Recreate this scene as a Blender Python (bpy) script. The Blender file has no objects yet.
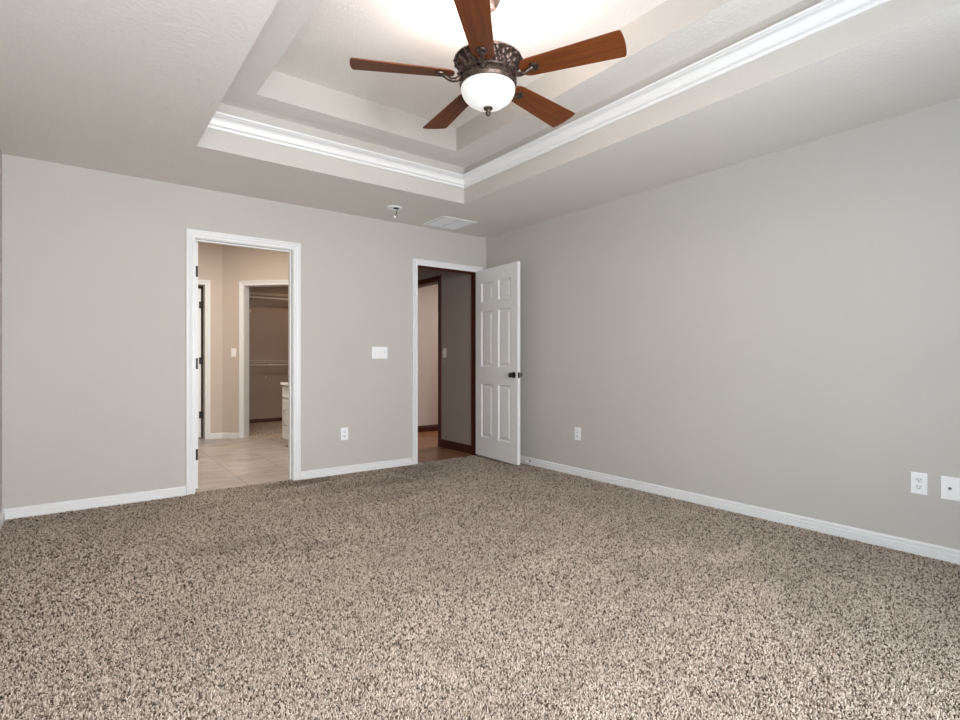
import bpy, bmesh, math, random
from mathutils import Vector, Matrix
PI = math.pi
S = bpy.context.scene
COL = S.collection
random.seed(7)

# ------------------------------------------------------------------ camera, world, lights, exposure
cam_d = bpy.data.cameras.new('camera'); cam = bpy.data.objects.new('camera', cam_d); COL.objects.link(cam)
cam.location = (-3.686, -4.760, 1.064)
cam.rotation_euler = (PI/2, 0, math.radians(52.92-90))
cam_d.sensor_width = 36.0; cam_d.lens = 533.1/960*36.0
cam_d.clip_start = 0.02
S.camera = cam
S.view_settings.view_transform = 'Standard'; S.view_settings.look = 'None'
S.view_settings.gamma = 1.0; S.view_settings.use_curve_mapping = False
S.view_settings.exposure = 0.11

W = bpy.data.worlds.new('sky'); S.world = W; W.use_nodes = True
bg = W.node_tree.nodes['Background']; bg.inputs[0].default_value = (0.80, 0.90, 1.0, 1); bg.inputs[1].default_value = 1.0

def area(name, loc, rot, sx, sy, power, color):
    l = bpy.data.lights.new(name, 'AREA'); l.shape = 'RECTANGLE'; l.size = sx; l.size_y = sy
    l.energy = power; l.color = color
    o = bpy.data.objects.new(name, l); COL.objects.link(o); o.location = loc; o.rotation_euler = rot
    return o
def point(name, loc, power, color, r=0.05):
    l = bpy.data.lights.new(name, 'POINT'); l.energy = power; l.color = color; l.shadow_soft_size = r
    o = bpy.data.objects.new(name, l); COL.objects.link(o); o.location = loc
    return o
# daylight and an added fill through the triple window of the wall behind the camera
area('window_daylight', (-2.86, -5.60, 1.20), (PI/2, 0, 0), 2.05, 1.6, 214, (0.76, 0.885, 1.0))
area('window_sunlit_haze', (-2.85, -5.61, 1.20), (PI/2, 0, 0), 2.0, 1.6, 68, (1.0, 0.86, 0.79)).data.spread = math.radians(120)  # added narrower warm beam to brighten the back wall
# ceiling lamps of the bathroom, the hall and the room beyond the hall
area('bathroom_lamp', (-2.35, 1.5, 2.70), (0, 0, 0), 0.7, 0.7, 40, (1.0, 0.92, 0.84))
area('closet_lamp', (-0.7, 3.75, 2.40), (0, 0, 0), 0.3, 0.3, 6.5, (1.0, 0.76, 0.60))  # unseen light added to brighten the closet interior
area('far_room_lamp', (1.4, 1.0, 2.38), (0, 0, 0), 0.8, 0.8, 30, (1.0, 0.90, 0.82))
area('hall_lamp', (-0.55, 1.9, 2.40), (0, 0, 0), 0.3, 0.3, 0.6, (1.0, 0.86, 0.74))

# ------------------------------------------------------------------ materials
def mat(name, col, rough=0.6, metal=0.0, bump=None, var=None, coat=0.0, spec=0.5, emit=None):
    """bump=(scale, strength, distance, detail); var=(scale, amount) soft mottling of the base colour"""
    m = bpy.data.materials.new(name); m.use_nodes = True
    nt = m.node_tree; b = nt.nodes['Principled BSDF']
    b.inputs['Base Color'].default_value = (*col, 1); b.inputs['Roughness'].default_value = rough
    b.inputs['Metallic'].default_value = metal; b.inputs['Specular IOR Level'].default_value = spec
    b.inputs['Coat Weight'].default_value = coat
    tc = nt.nodes.new('ShaderNodeTexCoord')
    if var:
        n = nt.nodes.new('ShaderNodeTexNoise'); n.inputs['Scale'].default_value = var[0]; n.inputs['Detail'].default_value = 4
        nt.links.new(tc.outputs['Object'], n.inputs['Vector'])
        r = nt.nodes.new('ShaderNodeValToRGB')
        r.color_ramp.elements[0].position = 0.3; r.color_ramp.elements[1].position = 0.7
        r.color_ramp.elements[0].color = (*[c*(1-var[1]) for c in col], 1)
        r.color_ramp.elements[1].color = (*[min(1, c*(1+var[1])) for c in col], 1)
        nt.links.new(n.outputs['Fac'], r.inputs['Fac']); nt.links.new(r.outputs['Color'], b.inputs['Base Color'])
    if bump:
        n2 = nt.nodes.new('ShaderNodeTexNoise'); n2.inputs['Scale'].default_value = bump[0]; n2.inputs['Detail'].default_value = bump[3]
        nt.links.new(tc.outputs['Object'], n2.inputs['Vector'])
        bp = nt.nodes.new('ShaderNodeBump'); bp.inputs['Strength'].default_value = bump[1]; bp.inputs['Distance'].default_value = bump[2]
        nt.links.new(n2.outputs['Fac'], bp.inputs['Height']); nt.links.new(bp.outputs['Normal'], b.inputs['Normal'])
    if emit:
        b.inputs['Emission Color'].default_value = (*emit[0], 1); b.inputs['Emission Strength'].default_value = emit[1]
    return m

M = {}
M['wall'] = mat('greige_wall_paint', (0.51, 0.482, 0.445), 0.75, bump=(90, 0.25, 0.004, 3), var=(1.3, 0.015), spec=0.25)
M['ceiling'] = mat('textured_ceiling_paint', (0.78, 0.745, 0.70), 0.85, bump=(55, 0.42, 0.007, 4), spec=0.2)
M['bath_wall'] = mat('beige_bathroom_paint', (0.56, 0.48, 0.41), 0.75, bump=(90, 0.25, 0.004, 3), spec=0.25)
M['closet_wall'] = mat('closet_wall_paint', (0.46, 0.38, 0.32), 0.8, bump=(90, 0.25, 0.004, 3), spec=0.2)  # bathroom beige darkened, closet shade put into the base colour
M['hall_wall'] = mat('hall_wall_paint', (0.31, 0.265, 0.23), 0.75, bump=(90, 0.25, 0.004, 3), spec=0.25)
M['far_wall'] = mat('far_room_paint', (0.55, 0.485, 0.45), 0.75, spec=0.25)
M['trim'] = mat('white_semigloss_trim', (0.745, 0.745, 0.73), 0.38)
M['door'] = mat('white_door_paint', (0.76, 0.75, 0.735), 0.38, bump=(60, 0.12, 0.002, 3))
M['plastic'] = mat('white_plastic', (0.86, 0.86, 0.85), 0.32)
M['socket'] = mat('receptacle_plastic', (0.78, 0.78, 0.77), 0.35)
M['almond'] = mat('almond_plastic', (0.70, 0.66, 0.56), 0.35)
M['slot'] = mat('dark_slot', (0.012, 0.012, 0.012), 0.6)
M['black'] = mat('oil_rubbed_black', (0.010, 0.009, 0.008), 0.38, spec=0.35)
M['steel'] = mat('satin_steel', (0.62, 0.62, 0.62), 0.3, metal=1.0)
M['darkmetal'] = mat('grey_pull_metal', (0.20, 0.20, 0.20), 0.35, metal=0.9)
M['rubber'] = mat('white_rubber', (0.75, 0.74, 0.72), 0.6)
M['wire'] = mat('white_coated_wire', (0.72, 0.66, 0.60), 0.4)
M['counter'] = mat('white_cultured_marble', (0.88, 0.86, 0.83), 0.2, var=(6, 0.04))
M['grille'] = mat('painted_grille', (0.86, 0.88, 0.88), 0.45)
M['grille_dark'] = mat('grille_shadow_cavity', (0.10, 0.095, 0.09), 0.8)

def wood(name, c1, c2, rough, scale, coat=0.0, axis='X', detail=6):
    m = mat(name, c1, rough, coat=coat, spec=0.3)
    nt = m.node_tree; b = nt.nodes['Principled BSDF']
    tc = nt.nodes.new('ShaderNodeTexCoord'); mp = nt.nodes.new('ShaderNodeMapping')
    s = {'X': (scale*0.06, scale, scale), 'Y': (scale, scale*0.06, scale), 'Z': (scale, scale, scale*0.06)}[axis]
    mp.inputs['Scale'].default_value = s
    nt.links.new(tc.outputs['Object'], mp.inputs['Vector'])
    n = nt.nodes.new('ShaderNodeTexNoise'); n.inputs['Scale'].default_value = 1; n.inputs['Detail'].default_value = detail
    n.inputs['Distortion'].default_value = 0.6
    nt.links.new(mp.outputs['Vector'], n.inputs['Vector'])
    r = nt.nodes.new('ShaderNodeValToRGB'); r.color_ramp.elements[0].position = 0.32; r.color_ramp.elements[1].position = 0.68
    r.color_ramp.elements[0].color = (*c1, 1); r.color_ramp.elements[1].color = (*c2, 1)
    nt.links.new(n.outputs['Fac'], r.inputs['Fac']); nt.links.new(r.outputs['Color'], b.inputs['Base Color'])
    return m
M['blade'] = wood('cherry_blade_veneer', (0.110, 0.027, 0.006), (0.180, 0.050, 0.010), 0.55, 46, coat=0.0)
M['darkwood'] = wood('red_mahogany_trim', (0.040, 0.007, 0.004), (0.085, 0.016, 0.007), 0.5, 40, coat=0.0, axis='Z')
M['darkwood_h'] = wood('red_mahogany_baseboard', (0.036, 0.010, 0.006), (0.070, 0.019, 0.009), 0.5, 40, coat=0.0, axis='Y')
M['closet_base'] = mat('dark_closet_baseboard', (0.10, 0.045, 0.03), 0.5)

def bronze():
    m = mat('aged_bronze', (0.05, 0.035, 0.028), 0.42, metal=0.7)
    nt = m.node_tree; b = nt.nodes['Principled BSDF']
    tc = nt.nodes.new('ShaderNodeTexCoord'); n = nt.nodes.new('ShaderNodeTexNoise'); n.inputs['Scale'].default_value = 70; n.inputs['Detail'].default_value = 5
    nt.links.new(tc.outputs['Object'], n.inputs['Vector'])
    r = nt.nodes.new('ShaderNodeValToRGB'); r.color_ramp.elements[0].position = 0.35; r.color_ramp.elements[1].position = 0.72
    r.color_ramp.elements[0].color = (0.035, 0.024, 0.019, 1); r.color_ramp.elements[1].color = (0.16, 0.11, 0.088, 1)
    nt.links.new(n.outputs['Fac'], r.inputs['Fac']); nt.links.new(r.outputs['Color'], b.inputs['Base Color'])
    return m
M['bronze'] = bronze()

def alabaster():
    m = bpy.data.materials.new('lit_alabaster_glass'); m.use_nodes = True; nt = m.node_tree; b = nt.nodes['Principled BSDF']
    tc = nt.nodes.new('ShaderNodeTexCoord'); n = nt.nodes.new('ShaderNodeTexNoise'); n.inputs['Scale'].default_value = 9; n.inputs['Detail'].default_value = 5
    n.inputs['Distortion'].default_value = 1.6
    mp = nt.nodes.new('ShaderNodeMapping'); mp.inputs['Scale'].default_value = (0.7, 0.7, 2.2)
    nt.links.new(tc.outputs['Object'], mp.inputs['Vector']); nt.links.new(mp.outputs['Vector'], n.inputs['Vector'])
    r = nt.nodes.new('ShaderNodeValToRGB'); r.color_ramp.elements[0].position = 0.35; r.color_ramp.elements[1].position = 0.65
    r.color_ramp.elements[0].color = (0.66, 0.66, 0.65, 1); r.color_ramp.elements[1].color = (1.0, 0.96, 0.90, 1)
    nt.links.new(n.outputs['Fac'], r.inputs['Fac'])
    nt.links.new(r.outputs['Color'], b.inputs['Emission Color']); b.inputs['Emission Strength'].default_value = 0.66
    b.inputs['Base Color'].default_value = (0.45, 0.445, 0.44, 1); b.inputs['Roughness'].default_value = 0.3
    return m
M['alabaster'] = alabaster()

def glass():
    m = bpy.data.materials.new('window_glass'); m.use_nodes = True; nt = m.node_tree
    nt.nodes.remove(nt.nodes['Principled BSDF'])
    t = nt.nodes.new('ShaderNodeBsdfTransparent'); g = nt.nodes.new('ShaderNodeBsdfGlossy'); g.inputs['Roughness'].default_value = 0.02
    mx = nt.nodes.new('ShaderNodeMixShader'); mx.inputs[0].default_value = 0.06
    nt.links.new(t.outputs[0], mx.inputs[1]); nt.links.new(g.outputs[0], mx.inputs[2])
    nt.links.new(mx.outputs[0], nt.nodes['Material Output'].inputs['Surface'])
    return m
M['glass'] = glass()

def carpet(name, stains=True, island=True):
    m = bpy.data.materials.new(name); m.use_nodes = True; nt = m.node_tree; b = nt.nodes['Principled BSDF']
    b.inputs['Roughness'].default_value = 0.95; b.inputs['Specular IOR Level'].default_value = 0.1
    N = nt.nodes.new; L = nt.links.new
    tc = N('ShaderNodeTexCoord')
    if island:                                            # one yarn shade per tuft
        g = N('ShaderNodeNewGeometry'); rnd = g.outputs['Random Per Island']
    else:
        v = N('ShaderNodeTexVoronoi'); v.inputs['Scale'].default_value = 120; L(tc.outputs['Object'], v.inputs['Vector'])
        sep = N('ShaderNodeSeparateColor'); L(v.outputs['Color'], sep.inputs[0]); rnd = sep.outputs[0]
    n = N('ShaderNodeTexNoise'); n.inputs['Scale'].default_value = 38; n.inputs['Detail'].default_value = 2
    L(tc.outputs['Object'], n.inputs['Vector'])
    mixf = N('ShaderNodeMix'); mixf.inputs[0].default_value = 0.30
    L(rnd, mixf.inputs[2]); L(n.outputs['Fac'], mixf.inputs[3])
    r = N('ShaderNodeValToRGB'); cr = r.color_ramp
    cr.elements[0].position = 0.19; cr.elements[0].color = (0.070, 0.050, 0.036, 1)
    cr.elements[1].position = 0.84; cr.elements[1].color = (0.65, 0.56, 0.465, 1)
    e = cr.elements.new(0.31); e.color = (0.26, 0.20, 0.15, 1)
    e = cr.elements.new(0.45); e.color = (0.43, 0.35, 0.28, 1)
    e = cr.elements.new(0.65); e.color = (0.54, 0.447, 0.364, 1)
    L(mixf.outputs[0], r.inputs['Fac'])
    col = r.outputs['Color']
    wn = N('ShaderNodeTexNoise'); wn.inputs['Scale'].default_value = 2.1; wn.inputs['Detail'].default_value = 4; wn.inputs['Distortion'].default_value = 0.7
    L(tc.outputs['Object'], wn.inputs['Vector'])
    wr = N('ShaderNodeMapRange'); wr.inputs[1].default_value = 0.3; wr.inputs[2].default_value = 0.7; wr.inputs[3].default_value = 0.90; wr.inputs[4].default_value = 1.06
    L(wn.outputs['Fac'], wr.inputs[0])
    mul = N('ShaderNodeMixRGB'); mul.blend_type = 'MULTIPLY'; mul.inputs[0].default_value = 1
    L(col, mul.inputs[1]); L(wr.outputs[0], mul.inputs[2]); col = mul.outputs[0]
    if stains:
        sx = N('ShaderNodeSeparateXYZ'); L(tc.outputs['Object'], sx.inputs[0])
        jn = N('ShaderNodeTexNoise'); jn.inputs['Scale'].default_value = 7; jn.inputs['Detail'].default_value = 5
        L(tc.outputs['Object'], jn.inputs['Vector'])
        j2 = N('ShaderNodeMath'); j2.operation = 'MULTIPLY_ADD'; L(jn.outputs['Fac'], j2.inputs[0]); j2.inputs[1].default_value = 1.6; j2.inputs[2].default_value = -0.8
        def lin(out, c, rr):
            a = N('ShaderNodeMath'); a.operation = 'SUBTRACT'; L(out, a.inputs[0]); a.inputs[1].default_value = c
            d = N('ShaderNodeMath'); d.operation = 'DIVIDE'; L(a.outputs[0], d.inputs[0]); d.inputs[1].default_value = rr
            p = N('ShaderNodeMath'); p.operation = 'MULTIPLY'; L(d.outputs[0], p.inputs[0]); L(d.outputs[0], p.inputs[1])
            return p.outputs[0]
        # soiled traffic patches in front of the doors and pale brushed patches near the right wall: (x, y, rx, ry, factor)
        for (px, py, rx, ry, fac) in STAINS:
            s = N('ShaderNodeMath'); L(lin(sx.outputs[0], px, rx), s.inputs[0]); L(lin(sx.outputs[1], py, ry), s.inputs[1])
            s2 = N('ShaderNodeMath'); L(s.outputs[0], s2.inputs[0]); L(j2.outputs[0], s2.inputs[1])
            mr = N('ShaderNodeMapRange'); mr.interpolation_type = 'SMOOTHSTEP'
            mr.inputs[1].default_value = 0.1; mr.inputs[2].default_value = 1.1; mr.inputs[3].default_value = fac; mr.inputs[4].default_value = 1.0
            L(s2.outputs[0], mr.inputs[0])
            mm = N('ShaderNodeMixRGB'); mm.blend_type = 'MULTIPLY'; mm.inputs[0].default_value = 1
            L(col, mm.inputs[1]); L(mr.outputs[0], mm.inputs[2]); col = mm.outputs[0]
    L(col, b.inputs['Base Color'])
    return m
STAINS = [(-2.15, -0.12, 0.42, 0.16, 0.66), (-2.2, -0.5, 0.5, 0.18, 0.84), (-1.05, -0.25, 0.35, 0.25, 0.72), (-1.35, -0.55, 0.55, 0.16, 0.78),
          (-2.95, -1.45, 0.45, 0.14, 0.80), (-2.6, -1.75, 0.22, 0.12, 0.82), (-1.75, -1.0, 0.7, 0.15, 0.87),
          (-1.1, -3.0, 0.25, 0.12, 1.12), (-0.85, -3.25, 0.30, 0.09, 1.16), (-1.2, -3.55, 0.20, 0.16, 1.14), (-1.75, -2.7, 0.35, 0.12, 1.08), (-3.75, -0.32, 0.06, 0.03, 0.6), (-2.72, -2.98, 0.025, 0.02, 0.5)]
M['carpet'] = carpet('speckled_beige_carpet')
M['closet_carpet'] = carpet('closet_carpet', stains=False, island=False)
M['backing'] = mat('carpet_backing', (0.30, 0.25, 0.20), 0.95, var=(80, 0.3))

def brick_floor(name, c1, c2, mortar, bw, rh, msize, offset, rough, rot=0.0, loc=(0, 0, 0), vscale=(5, 5, 5), vamt=0.25, bump=0.3):
    m = bpy.data.materials.new(name); m.use_nodes = True; nt = m.node_tree; b = nt.nodes['Principled BSDF']
    b.inputs['Roughness'].default_value = rough
    N = nt.nodes.new; L = nt.links.new
    tc = N('ShaderNodeTexCoord'); mp = N('ShaderNodeMapping'); mp.inputs['Rotation'].default_value = (0, 0, rot); mp.inputs['Location'].default_value = loc
    L(tc.outputs['Object'], mp.inputs['Vector'])
    br = N('ShaderNodeTexBrick'); br.offset = offset; br.squash = 1.0
    br.inputs['Color1'].default_value = (*c1, 1); br.inputs['Color2'].default_value = (*c2, 1); br.inputs['Mortar'].default_value = (*mortar, 1)
    br.inputs['Scale'].default_value = 1; br.inputs['Brick Width'].default_value = bw; br.inputs['Row Height'].default_value = rh
    br.inputs['Mortar Size'].default_value = msize; br.inputs['Mortar Smooth'].default_value = 0.1
    L(mp.outputs['Vector'], br.inputs['Vector'])
    m2 = N('ShaderNodeMapping'); m2.inputs['Scale'].default_value = vscale; L(tc.outputs['Object'], m2.inputs['Vector'])
    n = N('ShaderNodeTexNoise'); n.inputs['Scale'].default_value = 1; n.inputs['Detail'].default_value = 5; n.inputs['Distortion'].default_value = 0.5
    L(m2.outputs['Vector'], n.inputs['Vector'])
    mr = N('ShaderNodeMapRange'); mr.inputs[1].default_value = 0.3; mr.inputs[2].default_value = 0.7; mr.inputs[3].default_value = 1-vamt; mr.inputs[4].default_value = 1+vamt
    L(n.outputs['Fac'], mr.inputs[0])
    mm = N('ShaderNodeMixRGB'); mm.blend_type = 'MULTIPLY'; mm.inputs[0].default_value = 1
    L(br.outputs['Color'], mm.inputs[1]); L(mr.outputs[0], mm.inputs[2]); L(mm.outputs[0], b.inputs['Base Color'])
    bp = N('ShaderNodeBump'); bp.inputs['Strength'].default_value = bump; bp.inputs['Distance'].default_value = 0.003; bp.invert = True
    L(br.outputs['Fac'], bp.inputs['Height']); L(bp.outputs['Normal'], b.inputs['Normal'])
    return m
M['tile'] = brick_floor('beige_ceramic_tile', (0.47, 0.415, 0.37), (0.42, 0.37, 0.325), (0.33, 0.29, 0.255), 0.46, 0.46, 0.006, 0.0, 0.35, loc=(2.52-0.46*6+0.003, 0.13, 0), vscale=(3.5, 7, 5), vamt=0.2)
M['planks'] = brick_floor('hardwood_planks', (0.28, 0.125, 0.060), (0.40, 0.20, 0.105), (0.06, 0.025, 0.012), 1.1, 0.083, 0.0025, 0.37, 0.3, vscale=(2.5, 40, 5), vamt=0.28)

# ------------------------------------------------------------------ mesh helpers
def finish(name, bm, m, parent=None, smooth=False, loc=None, rotz=None):
    bmesh.ops.recalc_face_normals(bm, faces=bm.faces[:])
    me = bpy.data.meshes.new(name); bm.to_mesh(me); bm.free()
    o = bpy.data.objects.new(name, me); COL.objects.link(o)
    for mm in (m if isinstance(m, (list, tuple)) else [m]): me.materials.append(mm)
    if smooth:
        for p in me.polygons: p.use_smooth = True
        try: me.set_sharp_from_angle(angle=math.radians(40))
        except Exception: pass
    if parent: o.parent = parent
    if loc: o.location = loc
    if rotz is not None: o.rotation_euler = (0, 0, rotz)
    return o
def bx(bm, x0, x1, y0, y1, z0, z1, mi=0):
    vs = [bm.verts.new((x, y, z)) for x in (x0, x1) for y in (y0, y1) for z in (z0, z1)]
    for q in ((0,1,3,2), (4,6,7,5), (0,4,5,1), (2,3,7,6), (0,2,6,4), (1,5,7,3)):
        f = bm.faces.new([vs[i] for i in q]); f.material_index = mi
    return vs
def bevbox(bm, x0, x1, y0, y1, z0, z1, w, seg=2):
    t = bmesh.new(); bx(t, x0, x1, y0, y1, z0, z1)
    bmesh.ops.bevel(t, geom=t.edges[:], offset=w, segments=seg, affect='EDGES', profile=0.5)
    me = bpy.data.meshes.new('t'); t.to_mesh(me); t.free(); bm.from_mesh(me); bpy.data.meshes.remove(me)
def lathe(bm, prof, n=48, center=(0,0,0), axis='Z', mod=None, cap=True):
    rings = []
    for (r, z) in prof:
        ring = []
        for i in range(n):
            a = 2*PI*i/n
            rr = r + (mod(a, z) if mod else 0)
            p = (rr*math.cos(a), rr*math.sin(a), z)
            if axis == 'X': p = (z, p[0], p[1])
            elif axis == 'Y': p = (p[0], z, p[1])
            ring.append(bm.verts.new((p[0]+center[0], p[1]+center[1], p[2]+center[2])))
        rings.append(ring)
    for a, b in zip(rings, rings[1:]):
        for i in range(n):
            bm.faces.new((a[i], a[(i+1) % n], b[(i+1) % n], b[i]))
    if cap:
        for rg in (rings[0], rings[-1]):
            try: bm.faces.new(rg)
            except ValueError: pass
def tube(bm, pts, radii, n=10, flat=None):
    """swept round tube through pts; radii one value or a list"""
    pts = [Vector(p) for p in pts]
    if not isinstance(radii, (list, tuple)): radii = [radii]*len(pts)
    rings = []
    up = Vector((0, 0, 1))
    for i, p in enumerate(pts):
        t = (pts[min(i+1, len(pts)-1)] - pts[max(i-1, 0)]).normalized()
        s = t.cross(up)
        if s.length < 1e-3: s = t.cross(Vector((0, 1, 0)))
        s.normalize(); u = s.cross(t)
        rings.append([bm.verts.new(p + radii[i]*(math.cos(2*PI*k/n)*s + math.sin(2*PI*k/n)*u*(flat or 1))) for k in range(n)])
    for a, b in zip(rings, rings[1:]):
        for k in range(n): bm.faces.new((a[k], a[(k+1) % n], b[(k+1) % n], b[k]))
    bm.faces.new(rings[0]); bm.faces.new(rings[-1])
def sweep(bm, path, prof, N, closed=False):
    """prof = [(side, out)]: side is measured to the left of the path (N x direction), out along N; corners mitred"""
    N = Vector(N); P = [Vector(p) for p in path]; n = len(P); rings = []
    for i in range(n):
        def left(a, b): d = (b-a).normalized(); return N.cross(d)
        if closed: l1 = left(P[i-1], P[i]); l2 = left(P[i], P[(i+1) % n])
        else:
            l1 = left(P[i-1], P[i]) if i > 0 else left(P[0], P[1])
            l2 = left(P[i], P[i+1]) if i < n-1 else l1
        mdir = (l1+l2).normalized(); k = 1/max(0.2, mdir.dot(l1))
        rings.append([bm.verts.new(P[i] + mdir*k*s + N*o) for s, o in prof])
    m = len(prof)
    pairs = list(zip(rings, rings[1:])) + ([(rings[-1], rings[0])] if closed else [])
    for a, b in pairs:
        for k in range(m): bm.faces.new((a[k], a[(k+1) % m], b[(k+1) % m], b[k]))
    if not closed: bm.faces.new(rings[0]); bm.faces.new(rings[-1])
def tag(o, label, cat, group=None, kind=None):
    o['label'] = label; o['category'] = cat
    if group: o['group'] = group
    if kind: o['kind'] = kind
    return o
def thing(name, label, cat, loc=(0,0,0), rotz=0.0, group=None, kind=None):
    o = bpy.data.objects.new(name, None); COL.objects.link(o); o.location = loc; o.rotation_euler = (0, 0, rotz)
    o.empty_display_size = 0.1
    return tag(o, label, cat, group, kind)

XL, YF, HC, H2, H3 = -4.085, -5.40, 2.44, 2.755, 2.94       # left wall, wall behind the camera, soffit / tray / centre heights
T = 0.12
# door 1 (to bathroom) and door 2 (to hall): clear openings in the far wall
D1 = (-2.935, -2.165, 2.035); D2 = (-0.893, -0.120, 2.035)
J = 0.018

# ------------------------------------------------------------------ floors
ZB = -0.009                                                   # carpet backing; the pile stands on it
bm = bmesh.new(); bx(bm, XL, 0, YF, 0.0, -0.08, ZB)
bx(bm, D1[0]-J, D1[1]+J, 0, 0.045, -0.08, ZB); bx(bm, D2[0]-J, D2[1]+J, 0, 0.03, -0.08, ZB)
tag(finish('floor', bm, M['backing']), 'bedroom floor under the wall to wall carpet', 'floor', kind='structure')
def pile(name, rects, label):
    import numpy as np
    rng = np.random.default_rng(3); X = []; Y = []; ST = []
    for (x0, x1, y0, y1, step) in rects:
        nx, ny = max(1, int((x1-x0)/step)), max(1, int((y1-y0)/step))
        gx, gy = np.meshgrid(x0+(np.arange(nx)+0.5)*(x1-x0)/nx, y0+(np.arange(ny)+0.5)*(y1-y0)/ny)
        X.append((gx+rng.uniform(-.45, .45, gx.shape)*step).ravel().clip(x0+0.003, x1-0.003)); Y.append((gy+rng.uniform(-.45, .45, gy.shape)*step).ravel().clip(y0+0.003, y1-0.003)); ST.append(np.full(nx*ny, step))
    X = np.concatenate(X); Y = np.concatenate(Y); step = np.concatenate(ST); n = len(X)
    a0 = rng.uniform(0, 2*np.pi, n); h = rng.uniform(0.006, 0.0115, n)*(0.45+0.55*step/0.0088); lx = rng.normal(0, 0.36, n)*step; ly = rng.normal(0, 0.36, n)*step
    V = np.empty((n, 6, 3), np.float32)
    for k in range(3):
        a = a0+k*2*np.pi/3
        V[:, k, 0] = X+step*0.62*np.cos(a); V[:, k, 1] = Y+step*0.62*np.sin(a); V[:, k, 2] = ZB
        rt = step*rng.uniform(0.28, 0.55, n); at = a+0.5
        V[:, 3+k, 0] = X+lx+rt*np.cos(at); V[:, 3+k, 1] = Y+ly+rt*np.sin(at); V[:, 3+k, 2] = ZB+h+rng.uniform(-0.002, 0.002, n)
    lo = np.array([0, 1, 4, 3, 1, 2, 5, 4, 2, 0, 3, 5, 3, 4, 5])
    loops = (lo[None, :]+6*np.arange(n)[:, None]).ravel().astype(np.int32)
    starts = (np.array([0, 4, 8, 12])[None, :]+15*np.arange(n)[:, None]).ravel().astype(np.int32)
    me = bpy.data.meshes.new(name); me.vertices.add(6*n); me.vertices.foreach_set('co', V.ravel())
    me.loops.add(15*n); me.loops.foreach_set('vertex_index', loops)
    me.polygons.add(4*n); me.polygons.foreach_set('loop_start', starts)
    me.update(calc_edges=True); me.validate()
    o = bpy.data.objects.new(name, me); COL.objects.link(o); me.materials.append(M['carpet'])
    return tag(o, label, 'carpet', kind='stuff')
pile('carpet_pile', [(XL+0.012, -2.0, YF+0.012, -3.0, 0.0050), (-2.0, -0.7, YF+0.012, -3.0, 0.0060), (XL+0.012, -2.0, -3.0, -2.0, 0.0060), (-2.0, -0.7, -3.0, -2.0, 0.0070), (-0.7, -0.012, YF+0.012, -2.0, 0.0070), (XL+0.012, -0.012, -2.0, -0.012, 0.0082),
      (D1[0]+0.002, D1[1]-0.002, -0.012, 0.045, 0.0086), (D2[0]+0.002, D2[1]-0.002, -0.012, 0.030, 0.0086)],
     'speckled beige wall to wall bedroom carpet, soiled near the two doorways')
BX0, BX1 = -3.25, -1.05        # bathroom side walls
bm = bmesh.new(); bx(bm, D1[0]-J, D1[1]+J, 0.045, T, -0.08, -0.004); bx(bm, BX0, BX1, T, 3.2, -0.08, -0.004)
tag(finish('floor_bathroom', bm, M['tile']), 'beige ceramic tile floor of the bathroom beyond the left doorway', 'floor', kind='structure')
bm = bmesh.new(); bx(bm, D2[0]-J, D2[1]+J, 0.03, T, -0.08, -0.006); bx(bm, -0.93, -0.10, T, 3.2, -0.08, -0.006); bx(bm, -0.10, 3.2, 0.12, 2.08, -0.08, -0.006)
tag(finish('floor_hall', bm, M['planks']), 'reddish brown hardwood plank floor of the hall behind the open door', 'floor', kind='structure')

# ------------------------------------------------------------------ bedroom walls
ZT = 3.02
bm = bmesh.new()
xs = [XL-T, D1[0]-J, D1[1]+J, D2[0]-J, D2[1]+J, T]
for k in (0, 2, 4): bx(bm, xs[k], xs[k+1], 0, T, -0.08, ZT)
for k in (1, 3): bx(bm, xs[k], xs[k+1], 0, T, D1[2]+J, ZT)
tag(finish('wall_back', bm, M['wall']), 'greige far wall with the two doorways', 'wall', kind='structure')
bm = bmesh.new(); bx(bm, 0, T, YF-T, 0, -0.08, ZT)
tag(finish('wall_right', bm, M['wall']), 'long plain greige wall on the right, behind the open door', 'wall', kind='structure')
bm = bmesh.new(); bx(bm, XL-T, XL, YF-T, 0, -0.08, ZT)
tag(finish('wall_left', bm, M['wall']), 'greige wall at the extreme left edge', 'wall', kind='structure')
WIN = [(-3.92, -2.86, 0.65, 2.05), (-2.76, -1.72, 0.65, 2.05)]
bm = bmesh.new()
cur = XL
for (a, b_, z0, z1) in WIN:
    bx(bm, cur, a, YF-T, YF, -0.08, ZT); bx(bm, a, b_, YF-T, YF, -0.08, z0); bx(bm, a, b_, YF-T, YF, z1, ZT); cur = b_
bx(bm, cur, 0, YF-T, YF, -0.08, ZT)
tag(finish('wall_front', bm, M['wall']), 'greige wall with two windows behind the viewer', 'wall', kind='structure')
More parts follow.
